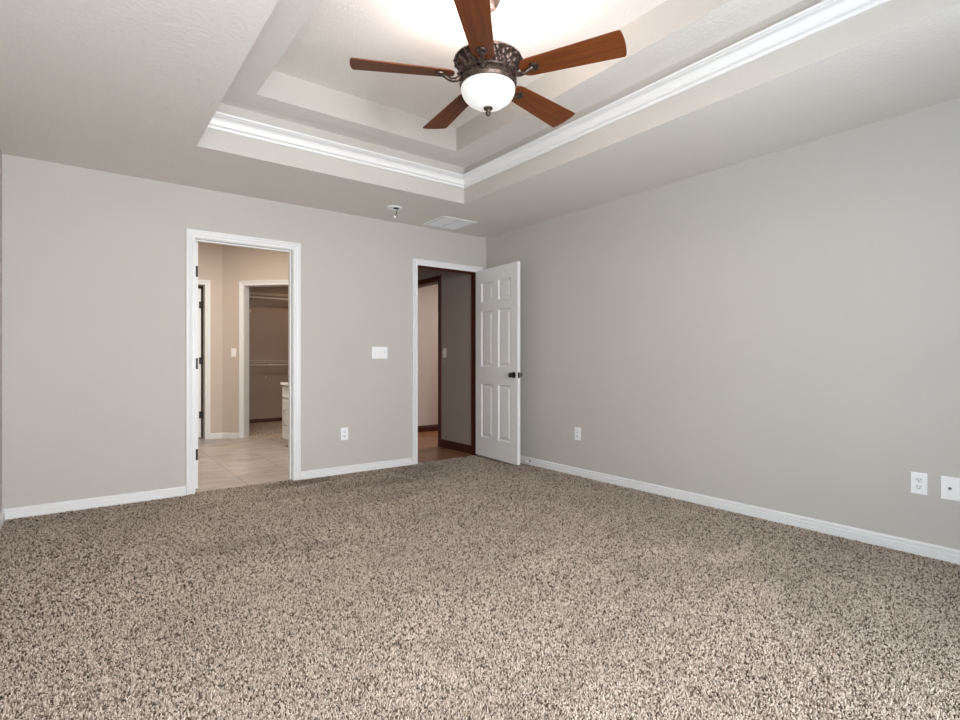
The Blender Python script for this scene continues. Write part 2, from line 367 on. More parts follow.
for i, (a, b_, z0, z1) in enumerate(WIN):
    bm = bmesh.new(); f = 0.05; y0, y1 = YF-0.09, YF-0.03
    bx(bm, a, a+f, y0, y1, z0, z1); bx(bm, b_-f, b_, y0, y1, z0, z1); bx(bm, a+f, b_-f, y0, y1, z0, z0+f); bx(bm, a+f, b_-f, y0, y1, z1-f, z1)
    zm = (z0+z1)/2; bx(bm, a+f, b_-f, y0+0.01, y1-0.01, zm-0.02, zm+0.02)
    w = tag(finish('window_%d' % (i+1), bm, M['trim']), 'white framed sash window behind the viewer, %s' % ('nearer the left wall' if i == 0 else 'nearer the right wall'), 'window', kind='structure')
    bm = bmesh.new(); bx(bm, a+f, b_-f, YF-0.062, YF-0.058, z0+f, zm-0.02); bx(bm, a+f, b_-f, YF-0.062, YF-0.058, zm+0.02, z1-f)
    finish('pane', bm, M['glass'], w)
    bm = bmesh.new(); bevbox(bm, a-0.03, b_+0.03, YF+0.001, YF+0.035, z0-0.025, z0, 0.004); bx(bm, a, b_, YF-0.03, YF+0.001, z0-0.02, z0+0.0)
    finish('window_sill', bm, M['trim'], w)

# ------------------------------------------------------------------ tray ceiling
TX0, TX1, TY0, TY1 = -3.073, -0.965, -4.355, -0.930      # lower opening
IX0, IX1, IY0, IY1 = -2.777, -1.234, -4.085, -1.197      # upper opening
def ring(bm, ox0, ox1, oy0, oy1, ix0, ix1, iy0, iy1, z0, z1):
    bx(bm, ox0, ox1, iy1, oy1, z0, z1); bx(bm, ox0, ox1, oy0, iy0, z0, z1)
    bx(bm, ox0, ix0, iy0, iy1, z0, z1); bx(bm, ix1, ox1, iy0, iy1, z0, z1)
bm = bmesh.new()
ring(bm, XL, 0, YF, 0, TX0, TX1, TY0, TY1, HC, H2)
ring(bm, XL, 0, YF, 0, IX0, IX1, IY0, IY1, H2, H3)
bx(bm, XL, 0, YF, 0, H3, H3+0.08)
bm.normal_update()
for f in bm.faces:                                        # the risers of the tray carry the wall paint
    if abs(f.normal.z) < 0.5: f.material_index = 1
ceil = tag(finish('ceiling', bm, [M['ceiling'], M['wall']]), 'two step tray ceiling with textured paint over the bedroom', 'ceiling', kind='structure')

# crown moulding around the first step
bm = bmesh.new()
cp = [(0, 2.573), (0.009, 2.573), (0.012, 2.578), (0.011, 2.586), (0.0075, 2.588), (0.0075, 2.592), (0.015, 2.595), (0.019, 2.600), (0.019, 2.605), (0.0155, 2.608), (0.018, 2.620), (0.026, 2.634), (0.038, 2.644), (0.050, 2.648), (0.050, 2.652), (0.058, 2.654), (0.062, 2.659), (0.062, 2.668), (0, 2.668)]
sweep(bm, [(TX0, TY0, 0), (TX1, TY0, 0), (TX1, TY1, 0), (TX0, TY1, 0)], cp, (0, 0, 1), closed=True)
tag(finish('trim_1', bm, M['trim'], smooth=True), 'white crown moulding around the tray ceiling recess', 'crown moulding', kind='structure')

# ------------------------------------------------------------------ baseboards (stepped profile)
BP = [(0, -0.01), (0.017, -0.01), (0.017, 0.017), (0.0115, 0.0180), (0.0115, 0.0225), (0.0155, 0.0240), (0.0150, 0.040), (0.0125, 0.0435), (0.0065, 0.0440), (0.0065, 0.0492), (0.0115, 0.0515), (0.0112, 0.060), (0.0075, 0.066), (0.0, 0.069)]
def base(name, path, label, m='trim', prof=BP, cat='baseboard'):
    bm = bmesh.new(); sweep(bm, path, prof, (0, 0, 1))
    return tag(finish(name, bm, M[m]), label, cat, kind='structure')
CW = 0.063
base('baseboard_right', [(0, YF, 0), (0, 0, 0), (D2[1]+J+CW-0.012, 0, 0)], 'white stepped baseboard along the right wall')
base('baseboard_back', [(D2[0]-CW-0.004, 0, 0), (D1[1]+CW+0.004, 0, 0)], 'short white baseboard on the far wall between the two doorways')
base('baseboard_left', [(D1[0]-CW-0.004, 0, 0), (XL, 0, 0), (XL, YF, 0)], 'white baseboard left of the bathroom doorway, turning along the left wall')
base('baseboard_front', [(XL, YF, 0), (0, YF, 0)], 'white baseboard below the windows behind the viewer')

# ------------------------------------------------------------------ door casings with jambs
CPF = [(0, 0), (0, 0.010), (0.003, 0.012), (0.013, 0.012), (0.0155, 0.0065), (0.019, 0.0065), (0.030, 0.012), (0.041, 0.0145), (0.0425, 0.011), (0.0455, 0.011), (0.047, 0.019), (0.059, 0.020), (0.062, 0.016), (0.062, 0)]
def casing(name, x0, x1, zt, label, y=0.0, N=(0, -1, 0), m='trim', z0=-0.002):
    """three sided casing, profile runs outwards from the clear opening edge"""
    bm = bmesh.new(); r = 0.004
    # looking along +Y, up the left side first: left of travel is the outer side for N=(0,-1,0)
    path = [(x0-r, y, z0), (x0-r, y, zt+r), (x1+r, y, zt+r), (x1+r, y, z0)]
    sweep(bm, path, CPF, N)
    return tag(finish(name, bm, M[m]), label, 'door casing', kind='structure')
c1 = casing('trim_2', D1[0], D1[1], D1[2], 'white casing around the bathroom doorway in the far wall')
c2 = casing('trim_3', D2[0], D2[1], D2[2], 'white casing around the hall doorway beside the open door')
def jamb(par, d, m, mstop, ystop, side='both'):
    bm = bmesh.new()
    bx(bm, d[0]-J, d[0], -0.001, T+0.002, -0.004, d[2]+J); bx(bm, d[1], d[1]+J, -0.001, T+0.002, -0.004, d[2]+J); bx(bm, d[0], d[1], -0.001, T+0.002, d[2], d[2]+J)
    finish('jamb', bm, m, par)
    bm = bmesh.new(); s = 0.011
    bx(bm, d[0], d[0]+s, ystop, ystop+0.032, -0.003, d[2]); bx(bm, d[1]-s, d[1], ystop, ystop+0.032, -0.003, d[2]); bx(bm, d[0]+s, d[1]-s, ystop, ystop+0.032, d[2]-s, d[2])
    finish('stop_strip', bm, mstop, par)
jamb(c1, D1, M['trim'], M['trim'], 0.045)
jamb(c2, D2, M['darkwood'], M['darkwood'], 0.042)

# ------------------------------------------------------------------ six panel door leaf (local: hinge edge at x=0, leaf runs +x, thickness in y 0..t, bottom z=0)
LW, LH, LT = 0.762, 2.022, 0.035
def leaf_bm():
    bm = bmesh.new(); st = 0.112; mu = 0.10; pw = (LW-2*st-mu)/2
    xsg = [0, st, st+pw, st+pw+mu, LW-st, LW]
    zsg = [0, LH-1.815, LH-1.238, LH-1.052, LH-0.452, LH-0.352, LH-0.142, LH]
    cols = (1, 3); rows = (1, 3, 5)
    for (y, s) in ((0, 1), (LT, -1)):                       # s: direction into the leaf
        for i in range(5):
            for j in range(7):
                x0, x1, z0, z1 = xsg[i], xsg[i+1], zsg[j], zsg[j+1]
                if i in cols and j in rows:
                    loops = []
                    for ins, dep in ((0, 0), (0.003, 0.004), (0.012, 0.0125), (0.019, 0.0130), (0.046, 0.0035)):
                        loops.append([bm.verts.new((xx, y+s*dep, zz)) for xx, zz in ((x0+ins, z0+ins), (x1-ins, z0+ins), (x1-ins, z1-ins), (x0+ins, z1-ins))])
                    for a, b in zip(loops, loops[1:]):
                        for k in range(4): bm.faces.new((a[k], a[(k+1) % 4], b[(k+1) % 4], b[k]))
                    bm.faces.new(loops[-1])
                else:
                    bm.faces.new([bm.verts.new(p) for p in ((x0, y, z0), (x1, y, z0), (x1, y, z1), (x0, y, z1))])
    def quad(*ps): bm.faces.new([bm.verts.new(p) for p in ps])
    quad((0,0,0), (0,LT,0), (0,LT,LH), (0,0,LH)); quad((LW,0,0), (LW,LT,0), (LW,LT,LH), (LW,0,LH))
    quad((0,0,0), (LW,0,0), (LW,LT,0), (0,LT,0)); quad((0,0,LH), (LW,0,LH), (LW,LT,LH), (0,LT,LH))
    bmesh.ops.remove_doubles(bm, verts=bm.verts[:], dist=0.0002)
    return bm
def knob_set(par, z, x=LW-0.060):
    for (y, s) in ((0, -1), (LT, 1)):
        bm = bmesh.new()
        lathe(bm, [(0.0, 0.0585*s), (0.012, 0.058*s), (0.022, 0.053*s), (0.0265, 0.044*s), (0.026, 0.036*s), (0.019, 0.029*s), (0.010, 0.024*s), (0.010, 0.008*s)], 28, (x, y, z), 'Y')
        k = finish('door_knob', bm, M['black'], par, smooth=True)
        bm = bmesh.new(); lathe(bm, [(0.032, 0.0), (0.032, 0.004*s), (0.027, 0.009*s), (0.011, 0.010*s)], 28, (x, y, z), 'Y')
        finish('rosette', bm, M['black'], k, smooth=True)
    bm = bmesh.new(); bx(bm, LW-0.002, LW+0.001, LT/2-0.0125, LT/2+0.0125, z-0.028, z+0.028)
    bevbox(bm, LW, LW+0.010, LT/2-0.007, LT/2+0.007, z-0.008, z+0.008, 0.002)
    finish('latch_plate', bm, M['black'], par)
def hinge(par, x, y, z, nx, ny, m='black'):
    """leaf plate on the hinge edge (plane x=0 of the leaf) plus the knuckle barrel"""
    bm = bmesh.new(); bevbox(bm, -0.0030, 0.0005, y-0.0165, y+0.024, z-0.045, z+0.045, 0.0012, 1)
    tube(bm, [(nx, ny, z-0.047), (nx, ny, z+0.047)], 0.0065, 10)
    return finish('hinge', bm, M[m], par, smooth=True)

# open door of the hall doorway: hinged at the right jamb, swung into the room
DZ = 0.021
ang = math.radians(86.3)
# local +x of the leaf points along (-cos, -sin) of the opening angle
d2 = finish('door_2', leaf_bm(), M['door'], loc=(D2[1]-0.003-LT, -0.012, DZ), rotz=PI+ang)
tag(d2, 'white six panel door with black knob, standing open against the right wall', 'door', kind='structure')
knob_set(d2, 0.893)
for z in (0.24, 1.03, 1.82): hinge(d2, 0, LT/2, z, -0.004, LT+0.004, 'black')

# bathroom door: hinged at the left jamb, swung 90 degrees into the bathroom, only its hinge edge shows
d1 = finish('door_1', leaf_bm(), M['door'], loc=(D1[0]+0.041, T+0.006, 0.012), rotz=PI/2)
tag(d1, 'white bathroom door swung inwards, only its hinged edge showing at the left jamb', 'door', kind='structure')
knob_set(d1, 0.915)
for z in (0.288-0.012, 1.034-0.012, 1.79-0.012): hinge(d1, 0, LT/2, z, -0.004, LT+0.003)

# ------------------------------------------------------------------ bathroom shell
def wall_box(bm, p0, p1, th, z0, z1):
    """upright slab from p0 to p1, thickness th to the left of travel"""
    a = Vector((*p0, 0)); b = Vector((*p1, 0)); l = Vector((0, 0, 1)).cross((b-a).normalized())*th
    vs = []
    for z in (z0, z1):
        for p in (a, b, b+l, a+l): vs.append(bm.verts.new((p.x, p.y, z)))
    for q in ((0,1,2,3), (4,5,6,7), (0,1,5,4), (1,2,6,5), (2,3,7,6), (3,0,4,7)): bm.faces.new([vs[i] for i in q])
K = (-2.096, 3.20)                                            # corner where the straight wall meets the angled closet wall
u45 = Vector((math.sqrt(.5), -math.sqrt(.5))); n45 = Vector((math.sqrt(.5), math.sqrt(.5)))
def B(t, o=0): p = Vector(K) + u45*t + n45*o; return (p.x, p.y)
TO0, TO1 = 0.320, 1.06                                         # clear closet opening along the angled wall
D3 = (-3.06, -2.314, 2.075)                                    # door opening in the straight wall
bm = bmesh.new()
bx(bm, BX0-T, D3[0]-J, 3.2, 3.2+T, -0.08, 2.78); bx(bm, D3[1]+J, K[0], 3.2, 3.2+T, -0.08, 2.78); bx(bm, D3[0]-J, D3[1]+J, 3.2, 3.2+T, D3[2]+J, 2.78)
tag(finish('wall_bathroom_back', bm, M['bath_wall']), 'narrow beige bathroom wall with the left inner door, facing the doorway', 'wall', kind='structure')
ZO = 2.075
tend = (BX1-K[0])/u45.x
bm = bmesh.new()
wall_box(bm, B(0), B(TO0-J), T, -0.08, 2.78); wall_box(bm, B(TO1+J), B(tend), T, -0.08, 2.78); wall_box(bm, B(TO0-J), B(TO1+J), T, ZO+J, 2.78)
tag(finish('wall_bathroom_angled', bm, M['bath_wall']), 'angled beige bathroom wall holding the closet opening', 'wall', kind='structure')
bm = bmesh.new(); bx(bm, BX0-T, BX0, T, 3.2, -0.08, 2.78)
tag(finish('wall_bathroom_left', bm, M['bath_wall']), 'beige bathroom side wall hidden left of the doorway', 'wall', kind='structure')
bm = bmesh.new(); bx(bm, BX1, -0.93, T, B(tend)[1], -0.08, 2.78)
bx(bm, BX1, -0.93, B(tend)[1], 3.2, -0.08, 2.78)
tag(finish('wall_bathroom_right', bm, M['bath_wall']), 'wall between the bathroom vanity and the hall', 'wall', kind='structure')
bm = bmesh.new(); bx(bm, BX0-T, BX1, T, 3.2+T, 2.78, 2.86)
tag(finish('ceiling_bathroom', bm, M['ceiling']), 'plain bathroom ceiling', 'ceiling', kind='structure')
base('baseboard_bathroom', [(B(TO0-CW-0.01)[0], B(TO0-CW-0.01)[1], 0), (K[0], K[1], 0), (D3[1]+CW+0.004, 3.2, 0)], 'white baseboard bending round the bathroom wall corner')

# toilet room door on the straight bathroom wall
c3 = casing('trim_4', D3[0], D3[1], D3[2], 'white casing of the inner door at the back left of the bathroom', y=3.2)
jamb2 = bmesh.new()
bx(jamb2, D3[0]-J, D3[0], 3.199, 3.322, -0.004, D3[2]+J); bx(jamb2, D3[1], D3[1]+J, 3.199, 3.322, -0.004, D3[2]+J); bx(jamb2, D3[0], D3[1], 3.199, 3.322, D3[2], D3[2]+J)
finish('jamb', jamb2, M['trim'], c3)
d3 = finish('door_3', leaf_bm(), M['door'], loc=(D3[1]-0.027, 3.2+T+0.004, 0.012), rotz=PI/2)
tag(d3, 'inner bathroom door with black hinges, standing ajar behind its casing', 'door', kind='structure')
bm = bmesh.new()
for z in (0.306, 1.043, 1.801):
    h = bmesh.new(); bevbox(h, -0.012, 0.000, -0.003, 0.024, z-0.045, z+0.045, 0.0012, 1); tube(h, [(-0.006, -0.009, z-0.047), (-0.006, -0.009, z+0.047)], 0.0065, 10)
    finish('hinge', h, M['black'], d3, smooth=True)
bm.free()
knob_set(d3, 0.915)
bm = bmesh.new(); bx(bm, BX0-T, BX0, 3.2+T, 4.75, -0.08, 2.44); bx(bm, BX0, -2.2, 4.75, 4.75+T, -0.08, 2.44); bx(bm, BX0, -2.10, 3.2+T, 4.75, 2.44, 2.52)
bx(bm, -2.20, -2.10, 3.2+T, 4.75+T, -0.08, 2.44)
tag(finish('wall_toilet_room', bm, M['bath_wall']), 'dim small room behind the inner bathroom door', 'wall', kind='structure')
bm = bmesh.new(); bx(bm, BX0, -2.10, 3.2, 4.75, -0.08, -0.006)
tag(finish('floor_toilet_room', bm, M['tile']), 'tile floor behind the inner bathroom door', 'floor', kind='structure')

# closet opening casing on the angled wall
def casing_dir(name, a, b, zt, N, label, m='trim'):
    bm = bmesh.new(); sweep(bm, [(*a, -0.003), (*a, zt), (*b, zt), (*b, -0.003)], CPF, N)
    return tag(finish(name, bm, M[m]), label, 'door casing', kind='structure')
c4 = casing_dir('trim_5', B(TO0-0.004), B(TO1+0.004), ZO+0.004, (-n45.x, -n45.y, 0), 'white casing around the closet opening in the angled bathroom wall')
bm = bmesh.new()
wall_box(bm, B(TO0-J, -0.001), B(TO0, -0.001), T+0.002, -0.004, ZO+J); wall_box(bm, B(TO1, -0.001), B(TO1+J, -0.001), T+0.002, -0.004, ZO+J); wall_box(bm, B(TO0, -0.001), B(TO1, -0.001), T+0.002, ZO, ZO+J)
finish('jamb', bm, M['trim'], c4)

# closet interior
CY, CX1 = 4.75, 0.10
bm = bmesh.new()
bx(bm, -2.10, CX1, CY, CY+T, -0.08, 2.44)
tag(finish('wall_closet_back', bm, M['closet_wall']), 'dim brownish back wall of the closet with two wire shelves', 'wall', kind='structure')
bm = bmesh.new(); bx(bm, CX1, CX1+T, 3.2, CY+T, -0.08, 2.44); bx(bm, -0.93, CX1, 3.2, 3.32, -0.08, 2.44)
bx(bm, -2.10, -2.0, 3.32, CY, -0.08, 2.44)
tag(finish('wall_closet_side', bm, M['closet_wall']), 'dim brownish side walls of the closet', 'wall', kind='structure')
bm = bmesh.new(); bx(bm, -2.10, CX1+T, 3.2+T, CY+T, 2.44, 2.52); bx(bm, BX1, CX1+T, 1.9, 3.2+T, 2.44, 2.52)
tag(finish('ceiling_closet', bm, M['ceiling']), 'plain closet ceiling', 'ceiling', kind='structure')
bm = bmesh.new()
p = [B(0.02, T*0.3), B(tend, T*0.3), (-1.05, 3.2), (CX1, 3.2), (CX1, CY), (-2.1, CY)]
top = [bm.verts.new((x, y, 0.0)) for x, y in p]; bot = [bm.verts.new((x, y, -0.08)) for x, y in p]
bm.faces.new(top); bm.faces.new(bot)
for i in range(len(p)): bm.faces.new((top[i], top[(i+1) % len(p)], bot[(i+1) % len(p)], bot[i]))
tag(finish('floor_closet', bm, M['closet_carpet']), 'beige carpet inside the closet', 'carpet', kind='structure')
base('baseboard_closet', [(CX1, CY, 0), (-2.0, CY, 0)], 'dark brown baseboard along the closet back wall', m='closet_base', prof=[(0, 0), (0.012, 0), (0.012, 0.055), (0.006, 0.062), (0, 0.062)])

def wire_shelf(z, label, brackets):
    x0, x1, dpt = -1.95, 0.05, 0.30
    t = thing('wire_shelf', label, 'shelf', ((x0+x1)/2, CY, z), group='wire closet shelves')
    cx = (x0+x1)/2
    bm = bmesh.new()
    n = 78
    for i in range(n+1):
        x = x0-cx+(x1-x0)*i/n
        tube(bm, [(x, -0.004, 0), (x, -dpt, 0), (x, -dpt-0.002, -0.028)], 0.0022, 5)
    for (y, zz) in ((-0.006, -0.004), (-0.15, -0.005), (-dpt, 0.0), (-dpt-0.003, -0.028)):
        tube(bm, [(x0-cx, y, zz), (x1-cx, y, zz)], 0.0035, 6)
    finish('wire_deck', bm, M['wire'], t)
    bm = bmesh.new(); tube(bm, [(x0-cx, -dpt+0.035, -0.075), (x1-cx, -dpt+0.035, -0.075)], 0.0125, 12)
    finish('hanging_rod', bm, M['wire'], t)
    for x in brackets:
        bm = bmesh.new(); xx = x-cx
        tube(bm, [(xx, -dpt, -0.004), (xx, -0.006, -0.27)], 0.0055, 8)
        tube(bm, [(xx, -dpt+0.035, -0.004), (xx, -dpt+0.035, -0.075)], 0.005, 8)
        bevbox(bm, xx-0.014, xx+0.014, -0.014, -0.001, -0.31, -0.255, 0.004)
        finish('shelf_brace', bm, M['wire'], t)
wire_shelf(2.175, 'upper white wire shelf and rod across the closet back wall', (-1.36, -0.45))
wire_shelf(1.055, 'lower white wire shelf and rod at mid height of the closet back wall', (-1.10, -0.30))

# ------------------------------------------------------------------ vanity along the right bathroom wall (front faces -X)
VX, VY0, VY1, VH = -1.65, 0.45, 2.00, 0.755
v = thing('vanity_cabinet', 'white vanity cabinet with bar pulls at the right edge of the bathroom doorway', 'cabinet', (VX, (VY0+VY1)/2, 0))
yc = (VY0+VY1)/2
bm = bmesh.new(); bx(bm, 0.02, BX1-VX-0.004, VY0-yc, VY1-yc, 0.09, VH); bx(bm, 0.075, BX1-VX-0.004, VY0-yc+0.01, VY1-yc-0.01, -0.004, 0.09)
finish('cabinet_body', bm, M['trim'], v)
nb = 3; bw = (VY1-VY0)/nb
def front(name, y0, y1, z0, z1, par):
    bm = bmesh.new(); bevbox(bm, 0.0, 0.019, y0, y1, z0, z1, 0.003)
    fr = 0.05 if z1-z0 > 0.2 else 0.03
    bx(bm, -0.005, 0.001, y0+0.002, y1-0.002, z0+0.002, z0+fr); bx(bm, -0.005, 0.001, y0+0.002, y1-0.002, z1-fr, z1-0.002)
    bx(bm, -0.005, 0.001, y0+0.002, y0+fr, z0+fr, z1-fr); bx(bm, -0.005, 0.001, y1-fr, y1-0.002, z0+fr, z1-fr)
    return finish(name, bm, M['trim'], par)
for k in range(nb):
    y0 = VY0-yc+k*bw+0.006; y1 = y0+bw-0.012
    front('drawer', y0, y1, 0.60, VH-0.012, v)
    dd = front('door', y0, y1, 0.10, 0.588, v)
    bm = bmesh.new(); yh = y1-0.16; tube(bm, [(-0.005, yh, 0.27), (-0.034, yh, 0.27), (-0.034, yh, 0.455), (-0.005, yh, 0.455)], 0.006, 8)
    finish('handle', bm, M['darkmetal'], dd)
bm = bmesh.new(); bevbox(bm, VX-0.022, BX1-0.003, VY0-0.01, VY1+0.02, VH+0.001, VH+0.031, 0.004)
bx(bm, BX1-0.022, BX1-0.003, VY0-0.01, VY1+0.02, VH+0.031, VH+0.12)
tag(finish('vanity_countertop', bm, M['counter']), 'white countertop with backsplash on the bathroom vanity', 'countertop')

# ------------------------------------------------------------------ hall and room beyond
HX = -0.10
OY0, OY1, OZ = 0.842, 1.90, 2.042                             # cased opening in the hall's right wall
bm = bmesh.new()
bx(bm, HX, HX+T, T, OY0-J, -0.08, 2.44); bx(bm, HX, HX+T, OY1+J, 3.2, -0.08, 2.44); bx(bm, HX, HX+T, OY0-J, OY1+J, OZ+J, 2.44)
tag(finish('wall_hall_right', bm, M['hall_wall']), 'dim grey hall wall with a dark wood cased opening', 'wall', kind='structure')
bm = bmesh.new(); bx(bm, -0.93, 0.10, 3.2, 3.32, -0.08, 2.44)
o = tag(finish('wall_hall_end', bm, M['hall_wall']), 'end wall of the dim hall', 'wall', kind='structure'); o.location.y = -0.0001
bm = bmesh.new(); bx(bm, -0.93, HX+T, T, 3.2, 2.44, 2.52)
tag(finish('ceiling_hall', bm, M['ceiling']), 'hall ceiling', 'ceiling', kind='structure')
bm = bmesh.new(); bx(bm, HX+T, 3.2, 2.08, 2.20, -0.08, 2.44); bx(bm, 3.2, 3.32, T, 2.2, -0.08, 2.44); bx(bm, HX+T, 3.2, 0.0+0.0, T, -0.08, 2.44)
tag(finish('wall_far_room', bm, M['far_wall']), 'pinkish beige wall of the lit room beyond the hall opening', 'wall', kind='structure')
bm = bmesh.new(); bx(bm, HX+T, 3.32, 0.0, 2.2, 2.44, 2.52)
tag(finish('ceiling_far_room', bm, M['ceiling']), 'ceiling of the room beyond the hall', 'ceiling', kind='structure')
WB = [(0, -0.006), (0.014, -0.006), (0.014, 0.062), (0.010, 0.068), (0.010, 0.078), (0.004, 0.088), (0, 0.09)]
base('baseboard_hall', [(HX, T, 0), (HX, OY0-0.068, 0)], 'dark mahogany baseboard of the hall wall', m='darkwood_h', prof=WB)
base('baseboard_far_room', [(3.2, 2.08, 0), (HX+T, 2.08, 0)], 'dark wood baseboard under the pinkish wall beyond the hall', m='darkwood_h', prof=WB)
c5 = casing_dir('trim_6', (HX, OY1+0.004), (HX, OY0-0.004), OZ+0.004, (-1, 0, 0), 'dark mahogany casing around the hall side opening', m='darkwood')
bm = bmesh.new(); bx(bm, HX-0.001, HX+T+0.001, OY0-J, OY0, -0.006, OZ+J); bx(bm, HX-0.001, HX+T+0.001, OY1, OY1+J, -0.006, OZ+J); bx(bm, HX-0.001, HX+T+0.001, OY0, OY1, OZ, OZ+J)
finish('jamb', bm, M['darkwood'], c5)

# ------------------------------------------------------------------ wall plates (local: plate in the XZ plane facing -Y, centre at the origin)
def screw(par, x, z, y=-0.0058):
    bm = bmesh.new(); lathe(bm, [(0.0035, 0.001), (0.0035, -0.0006), (0.002, -0.001)], 12, (x, y, z), 'Y'); finish('screw', bm, M['socket'], par)
def plate(par, w, h):
    bm = bmesh.new(); bevbox(bm, -w/2, w/2, -0.006, -0.0004, -h/2, h/2, 0.0024)
    finish('cover_plate', bm, M['plastic'], par)
def outlet(loc, rotz, label):
    t = thing('wall_outlet', label, 'outlet', loc, rotz, group='duplex wall outlets')
    plate(t, 0.072, 0.117)
    for s in (-1, 1):
        bm = bmesh.new(); zc = s*0.0195
        pts = []
        for k in range(28):
            a = 2*PI*k/28; pts.append((max(-0.0165, min(0.0165, 0.0185*math.cos(a))), max(-0.0140, min(0.0140, 0.0185*math.sin(a)))))
        f0 = [bm.verts.new((x, -0.0055, zc+z)) for x, z in pts]; f1 = [bm.verts.new((x*0.97, -0.0078, zc+z*0.97)) for x, z in pts]
        for k in range(28): bm.faces.new((f0[k], f0[(k+1) % 28], f1[(k+1) % 28], f1[k]))
        bm.faces.new(f1); bm.faces.new(f0)
        r = finish('receptacle', bm, M['socket'], t)
        bm = bmesh.new()
        bx(bm, -0.0080, -0.0056, -0.0084, -0.0070, zc-0.001, zc+0.0075); bx(bm, 0.0056, 0.0080, -0.0084, -0.0070, zc-0.000, zc+0.0070)
        lathe(bm, [(0.0030, -0.0070), (0.0030, -0.0084)], 12, (0, 0, zc-0.0075), 'Y')
        finish('slot', bm, M['slot'], r)
    screw(t, 0, 0)
    return t
outlet((-1.685, 0, 0.372), 0, 'white duplex outlet on the far wall between the two doorways')
outlet((0, -1.380, 0.383), -PI/2, 'small distant white duplex outlet on the right wall beyond the open door')
outlet((0, -3.879, 0.388), -PI/2, 'large near white duplex outlet low on the right wall beside the cable plate')
t = thing('cable_jack_plate', 'white cable jack plate at the right edge beside the nearest outlet', 'wall plate', (0, -4.010, 0.385), -PI/2)
plate(t, 0.078, 0.122); screw(t, 0, 0.042); screw(t, 0, -0.042)
bm = bmesh.new(); lathe(bm, [(0.0075, -0.005), (0.0075, -0.008), (0.0048, -0.0081), (0.0048, -0.016), (0.0035, -0.0161)], 6, (0, 0, 0), 'Y'); finish('cable_connector', bm, M['darkmetal'], t)

t = thing('light_switch', 'white three gang toggle switch plate on the far wall between the doorways', 'light switch', (-1.321, 0, 1.135))
plate(t, 0.166, 0.116)
for k, up in ((-1, -1), (0, -1), (1, 1)):
    x = k*0.046
    bm = bmesh.new(); bx(bm, x-0.0055, x+0.0055, -0.0075, -0.0055, -0.013, 0.013); r = finish('toggle_surround', bm, M['socket'], t)
    bm = bmesh.new()
    vs = bx(bm, x-0.0035, x+0.0035, -0.021, -0.007, -0.005+up*0.004, 0.005+up*0.004)
    for vtx in vs:
        if vtx.co.y < -0.01: vtx.co.z += up*0.006
    finish('toggle', bm, M['plastic'], r)
    screw(t, x, 0.030); screw(t, x, -0.030)

t = thing('light_switch', 'beige single light switch on the dim hall wall', 'light switch', (HX, 0.700, 1.150), -PI/2)
bm = bmesh.new(); bevbox(bm, -0.036, 0.036, -0.006, -0.0004, -0.058, 0.058, 0.0024); finish('cover_plate', bm, M['almond'], t)
bm = bmesh.new(); bx(bm, -0.0045, 0.0045, -0.018, -0.005, -0.002, 0.012); finish('toggle', bm, M['almond'], t)
pb = B(0.167)
t = thing('light_switch', 'white rocker light switch on the angled bathroom wall beside the closet', 'light switch', (pb[0], pb[1], 1.165), -PI/4)
plate(t, 0.072, 0.117)
bm = bmesh.new(); bevbox(bm, -0.017, 0.017, -0.0095, -0.0055, -0.033, 0.033, 0.0015); finish('rocker', bm, M['plastic'], t)

# spring door stop on the right baseboard
t = thing('door_stop', 'small spring door stop on the right baseboard beside the open door', 'door stop', (-0.0135, -0.742, 0.040))
bm = bmesh.new(); lathe(bm, [(0.011, 0.0), (0.011, -0.004), (0.006, -0.008)], 16, (0, 0, 0), 'X'); finish('mount', bm, M['black'], t, smooth=True)
bm = bmesh.new()
tube(bm, [(-0.006-0.042*i/120, 0.0055*math.cos(2*PI*i/12), 0.0055*math.sin(2*PI*i/12)) for i in range(121)], 0.0014, 5); finish('spring', bm, M['steel'], t, smooth=True)
bm = bmesh.new(); lathe(bm, [(0.0065, -0.047), (0.0080, -0.050), (0.0080, -0.058), (0.005, -0.061)], 14, (0, 0, 0), 'X'); finish('rubber_tip', bm, M['rubber'], t, smooth=True)

# ------------------------------------------------------------------ ceiling fittings on the soffit
t = thing('air_vent', 'square white ceiling air vent in the soffit near the corner', 'air vent', (-0.700, -0.302, HC))
g = 0.196
bm = bmesh.new()
sweep(bm, [(-g+0.022, -g+0.022, 0), (g-0.022, -g+0.022, 0), (g-0.022, g-0.022, 0), (-g+0.022, g-0.022, 0)], [(0.0, 0.0), (0.0, -0.004), (-0.018, -0.006), (-0.022, -0.001), (-0.022, 0)], (0, 0, 1), closed=True)
finish('vent_frame', bm, M['plastic'], t)
bm = bmesh.new(); bx(bm, -0.003, 0.003, -g+0.022, g-0.022, -0.004, -0.0005)
finish('center_bar', bm, M['grille'], t)
bm = bmesh.new(); bx(bm, -g+0.022, g-0.022, -g+0.022, g-0.022, -0.0012, -0.0004); finish('backing', bm, M['grille_dark'], t)
bm = bmesh.new()
nl = 26
for side in (-1, 1):
    xa, xb = (0.008, g-0.029) if side > 0 else (-g+0.029, -0.008)
    for i in range(nl):
        y = -g+0.028+(2*g-0.056)*i/(nl-1)
        vs = [bm.verts.new(p) for p in ((xa, y-0.0062, -0.0025), (xb, y-0.0062, -0.0025), (xb, y+0.0055, -0.0058), (xa, y+0.0055, -0.0058))]
        vt = [bm.verts.new((q.co.x, q.co.y+0.001, q.co.z+0.0006)) for q in vs]
        bm.faces.new(vs); bm.faces.new(vt)
        for k in range(4): bm.faces.new((vs[k], vs[(k+1) % 4], vt[(k+1) % 4], vt[k]))
finish('louvers', bm, M['grille'], t)

